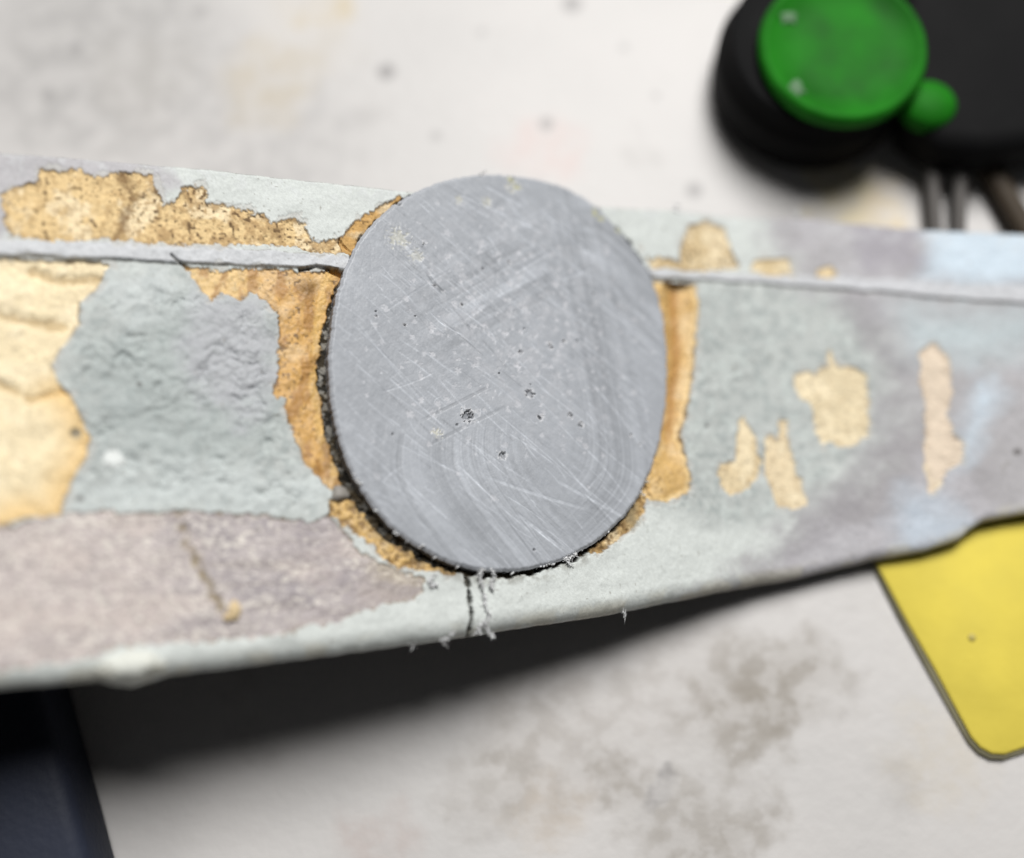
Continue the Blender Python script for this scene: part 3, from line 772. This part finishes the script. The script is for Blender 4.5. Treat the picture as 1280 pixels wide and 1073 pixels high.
M_SHAVE = material("plastic_shaving", tuple(lin(226, 227, 228)), 0.5, vary=0.06, vscale=1500)
rs = np.random.default_rng(77)
def shaving(pts, h0, h1, r, fuzz):
    """a ragged strip of swarf: small flattened chips strung along a path, with a few fibres"""
    bm = bmesh.new()
    q = uv(pts); n = len(q)
    L = np.linalg.norm(np.diff(q, axis=0), axis=1).sum()
    m = max(6, int(L / (r * 0.20)))
    tq = np.linspace(0, n - 1, m)
    for t in tq:
        uu = np.interp(t, np.arange(n), q[:, 0]) + rs.normal(0, r * 0.32); vv = np.interp(t, np.arange(n), q[:, 1]) + rs.normal(0, r * 0.45)
        c = bar_world(uu, vv, h0 + (h1 - h0) * t / (n - 1) + bend(uu))
        k = bmesh.ops.create_icosphere(bm, subdivisions=2, radius=1)["verts"]
        M = np.linalg.qr(rs.normal(0, 1, (3, 3)))[0] @ np.diag([1.0 + rs.random(), 0.5 + 0.5 * rs.random(), 0.22])
        for v in k: v.co = Vector(c + M @ np.array(v.co) * r * (0.14 + 0.5 * rs.random() ** 2) * 0.001)
    for j in range(fuzz * 2):
        t = rs.random() * (n - 1)
        a = bar_world(np.interp(t, np.arange(n), q[:, 0]), np.interp(t, np.arange(n), q[:, 1]), h0 + (h1 - h0) * t / (n - 1))
        e = a + rs.normal(0, 1, 3) * 0.3e-3
        tube(bm, [a, e, e + rs.normal(0, 1, 3) * 0.2e-3], [0.045e-3, 0.04e-3, 0.015e-3], 5)
    finish(bm, "shaving", M_SHAVE, rod)
shaving([(600, 712), (597, 722), (603, 738), (605, 755), (611, 770), (606, 782), (610, 790), (618, 797)], 0.8, 0.0, 0.36, 12)
shaving([(613, 714), (616, 722), (611, 730), (614, 738)], 0.7, 0.5, 0.34, 8)
shaving([(604, 775), (600, 786), (596, 790)], 0.5, -0.3, 0.5, 14)
shaving([(566, 790), (560, 797), (555, 800), (563, 807)], 0.4, -1.4, 0.34, 8)
shaving([(521, 798), (523, 806)], -1.3, -2.0, 0.24, 4)
shaving([(784, 762), (788, 769)], -1.2, -1.8, 0.26, 5)
shaving([(540, 720), (536, 728), (545, 733)], 0.25, 0.3, 0.42, 10)
shaving([(718, 694), (706, 700), (712, 706)], 0.5, 0.4, 0.32, 8)
shaving([(843, 265), (846, 258)], 0.3, 0.4, 0.32, 6)
shaving([(995, 273), (996, 264)], 0.3, 0.4, 0.38, 6)
shaving([(598, 222), (606, 216)], 0.4, 0.6, 0.16, 3)
shaving([(628, 224), (640, 230), (650, 236)], 0.5, 0.55, 0.26, 5)
shaving([(512, 304), (522, 308), (531, 306)], 0.55, 0.6, 0.24, 2)
for i in range(34):       # crumbs of swarf hanging on the lower rim
    a = math.radians(rs.uniform(35, 150)); k = int((a % (2 * math.pi)) / (2 * math.pi) * NT)
    p = bar_world(rc[0] + math.cos(a) * (RT[k] + 0.05), rc[1] + math.sin(a) * (RT[k] + 0.05), 0.35)
    if i == 0: bmc = bmesh.new()
    e = p + rs.normal(0, 1, 3) * 0.25e-3
    tube(bmc, [p, e, e + rs.normal(0, 1, 3) * 0.2e-3], [0.09e-3, 0.11e-3, 0.04e-3], 5)
sw = finish(bmc, "swarf", M_SHAVE, rod); sw["kind"] = "stuff"

def lump(name, px, py, h, rx, ry, rz, mat, parent, seed):
    q = uv([(px, py)])[0]; h = h + float(bend(q[0]))
    bm = bmesh.new(); bmesh.ops.create_icosphere(bm, subdivisions=3, radius=1)
    g = np.random.default_rng(seed); ph = g.random((3, 3)) * 6
    for v in bm.verts:
        n = v.co.copy(); k = 1 + 0.12 * math.sin(3 * n.x + ph[0, 0]) + 0.12 * math.sin(4 * n.y + ph[0, 1]) + 0.08 * math.sin(7 * n.z + ph[0, 2])
        w = bar_world(q[0] + n.x * rx * k, q[1] + n.y * ry * k, h + n.z * rz * k); v.co = Vector(w)
    return finish(bm, name, mat, parent)
pb = lump("pebble", 426, 617, -0.2, 1.05, 0.85, 0.6, material("grey_pebble", tuple(lin(142, 138, 132)), 0.6, vary=0.08, vscale=900), bar, 1)
pb["label"] = "small grey pebble stuck in the filler"
M_CR = material("tan_crumb", tuple(lin(214, 192, 152)), 0.8, bump=0.5, bscale=2500, vary=0.1, vscale=1500)
lump("crumb", 293, 763, 0.05, 0.75, 1.15, 0.5, M_CR, bar, 2)
lump("crumb", 284, 772, 0.0, 0.5, 0.5, 0.4, M_CR, bar, 3)

# ================================================================== things on the bench behind
M_BLK = material("black_plastic", (0.007, 0.007, 0.0075), 0.7, bump=0.2, bscale=500, vary=0.15, vscale=120, spec=0.1)
M_GRN = material("green_plastic", (0.012, 0.150, 0.008), 0.6, bump=0.3, bscale=250, vary=0.35, vscale=130, spec=0.10)
M_STK = material("dark_steel_wire", (0.12, 0.112, 0.106), 0.8, vary=0.1, vscale=200)

def lathe(name, prof, center, mat, parent, seg=64, sx=1.0):
    bm = bmesh.new(); rings = []
    for r, z in prof:
        if r < 1e-7: rings.append([bm.verts.new((center[0], center[1], center[2] + z))])
        else: rings.append([bm.verts.new((center[0] + r * sx * math.cos(2 * math.pi * k / seg), center[1] + r * math.sin(2 * math.pi * k / seg), center[2] + z)) for k in range(seg)])
    for a, b in zip(rings[:-1], rings[1:]):
        for k in range(seg):
            k2 = (k + 1) % seg
            if len(a) == 1: bm.faces.new((a[0], b[k], b[k2]))
            elif len(b) == 1: bm.faces.new((a[k], a[k2], b[0]))
            else: bm.faces.new((a[k], a[k2], b[k2], b[k]))
    return finish(bm, name, mat, parent)

hc = bench(1006, 108)
tool = empty("capped_tool", tuple(hc), "black tool with a big round green cap at the back of the bench", "tool")
mm = 0.001
hd = lathe("head", [(0, 0), (13.6 * mm, 0), (14.3 * mm, 1.2 * mm), (14.4 * mm, 7 * mm), (14.0 * mm, 8.5 * mm), (13.4 * mm, 9.2 * mm), (13.2 * mm, 12.0 * mm), (12.6 * mm, 12.4 * mm), (0, 12.4 * mm)], hc, M_BLK, tool)
cc = bench(1050, 68, 0.0125); cc[2] = 0.0124
lathe("green_cap", [(11.6 * mm, 0), (11.8 * mm, 1.2 * mm), (11.5 * mm, 2.2 * mm), (10.9 * mm, 2.6 * mm), (10.5 * mm, 2.5 * mm), (10.2 * mm, 2.2 * mm), (6 * mm, 2.1 * mm), (0, 2.1 * mm)], cc, M_GRN, tool)
bc_ = bench(1164, 126, 0.011); bc_[2] = 0.0085
lathe("green_button", [(3.9 * mm, 0), (3.7 * mm, 1.6 * mm), (3.0 * mm, 2.5 * mm), (1.4 * mm, 3.0 * mm), (0, 3.1 * mm)], bc_, M_GRN, tool, 32, 1.05)
M_SPOT = material("pale_cap_spot", (0.10, 0.20, 0.10), 0.7, bump=0.4, bscale=600, vary=0.2, vscale=500)  # paler flattened spots lying on the cap
for px, py, r in ((994, 116, 1.5), (985, 25, 1.1)):
    q = bench(px, py, 0.0140); bm = bmesh.new(); bmesh.ops.create_icosphere(bm, subdivisions=3, radius=1)
    for v in bm.verts:
        k = 1 + 0.25 * math.sin(5 * v.co.x + px) + 0.2 * math.sin(7 * v.co.y + py)
        v.co = Vector((q[0] + v.co.x * r * mm * k, q[1] + v.co.y * r * mm * k, 0.0144 + v.co.z * 0.0005))
    finish(bm, "pale_spot", M_SPOT, tool)
# body of the tool, a rounded block running off behind
def rounded_slab(name, outline, z0, z1, mat, parent, bev=0.002, seg=3):
    bm = bmesh.new()
    vs = [bm.verts.new((p[0], p[1], z0)) for p in outline]
    f = bm.faces.new(vs)
    ex = bmesh.ops.extrude_face_region(bm, geom=[f])
    for v in [g for g in ex["geom"] if isinstance(g, bmesh.types.BMVert)]: v.co.z = z1
    bmesh.ops.recalc_face_normals(bm, faces=bm.faces)
    es = [e for e in bm.edges if abs(e.verts[0].co.z - e.verts[1].co.z) < 1e-6]
    bmesh.ops.bevel(bm, geom=es, offset=bev, segments=seg, profile=0.5, affect='EDGES')
    return finish(bm, name, mat, parent)
bo = [tuple(bench(x, y)[:2]) for x, y in ((1100, 60), (1112, 195), (1150, 222), (1200, 228), (1250, 222), (1300, 212), (1420, 190), (1460, -60), (1300, -180), (1130, -120))]
rounded_slab("tool_body", bo, 0.0, 0.0100, M_BLK, tool, 0.003, 4)
for a, b in (((1150, 170), (1163, 300)), ((1190, 175), (1192, 300))):
    bm = bmesh.new(); pa = bench(*a); pb_ = bench(*b); pa[2] = 0.004; pb_[2] = 0.0022
    tube(bm, [pa, (pa + pb_) / 2, pb_, pb_ + (pb_ - pa) * 0.5], 0.0010, 12); finish(bm, "prong", M_STK, tool)
cb = bmesh.new()
cp = [bench(x, y) for x, y in ((1212, 186), (1222, 205), (1242, 240), (1272, 292), (1310, 350), (1380, 420))]
for i, p in enumerate(cp): p[2] = 0.0022 if i == 0 else 0.0020
tube(cb, cp, 0.0018, 14)
cord = finish(cb, "cord", material("brown_cord", (0.050, 0.036, 0.022), 0.7, vary=0.2, vscale=300), None)
cord["label"] = "brown cord trailing down from the black tool"; cord["category"] = "cord"

# yellow plate with a rounded corner
def plate_outline(inset=0.0):
    pts = [(1078, 680), (1094, 708), (1128, 775), (1165, 842), (1198, 900), (1214, 928), (1226, 941), (1241, 949), (1258, 950), (1275, 944), (1330, 925), (1420, 895), (1400, 612), (1330, 620), (1240, 634), (1205, 654), (1150, 672)]
    P_ = np.array([bench(x, y, 0.0015)[:2] for x, y in pts])
    c = P_.mean(0)
    return [tuple(p + (c - p) / np.linalg.norm(c - p) * inset) for p in P_]
plate = empty("yellow_plate", tuple(bench(1240, 800)), "bright yellow plate with a rounded corner lying under the far end", "plate")
rounded_slab("backing", plate_outline(), 0.0, 0.0010, material("pale_grey_edge", (0.26, 0.24, 0.15), 0.6, vary=0.1, vscale=200), plate, 0.0005, 2)
rounded_slab("face_sheet", plate_outline(0.0007), 0.0010, 0.0015, material("yellow_plastic", (0.70, 0.575, 0.09), 0.6, bump=0.25, bscale=400, vary=0.06, vscale=150, spec=0.15), plate, 0.0003, 2)
hp = bench(1215, 797, 0.0015)
lathe("rivet", [(0.55 * mm, 0), (0.5 * mm, 0.15 * mm), (0, 0.2 * mm)], hp, material("rivet_grey", (0.50, 0.42, 0.12), 0.5), plate, 16)

# navy box in the near corner
nv = [tuple(bench(x, y, 0.012)[:2]) for x, y in ((-260, 800), (38, 800), (56, 870), (80, 960), (112, 1085), (128, 1150), (-260, 1200))]
nb = rounded_slab("navy_box", nv, 0.0, 0.012, material("navy_fabric", (0.011, 0.015, 0.030), 0.7, bump=0.4, bscale=900, vary=0.2, vscale=80), None, 0.002, 3)
nb["label"] = "dark navy box in the shadow at the near corner"; nb["category"] = "box"
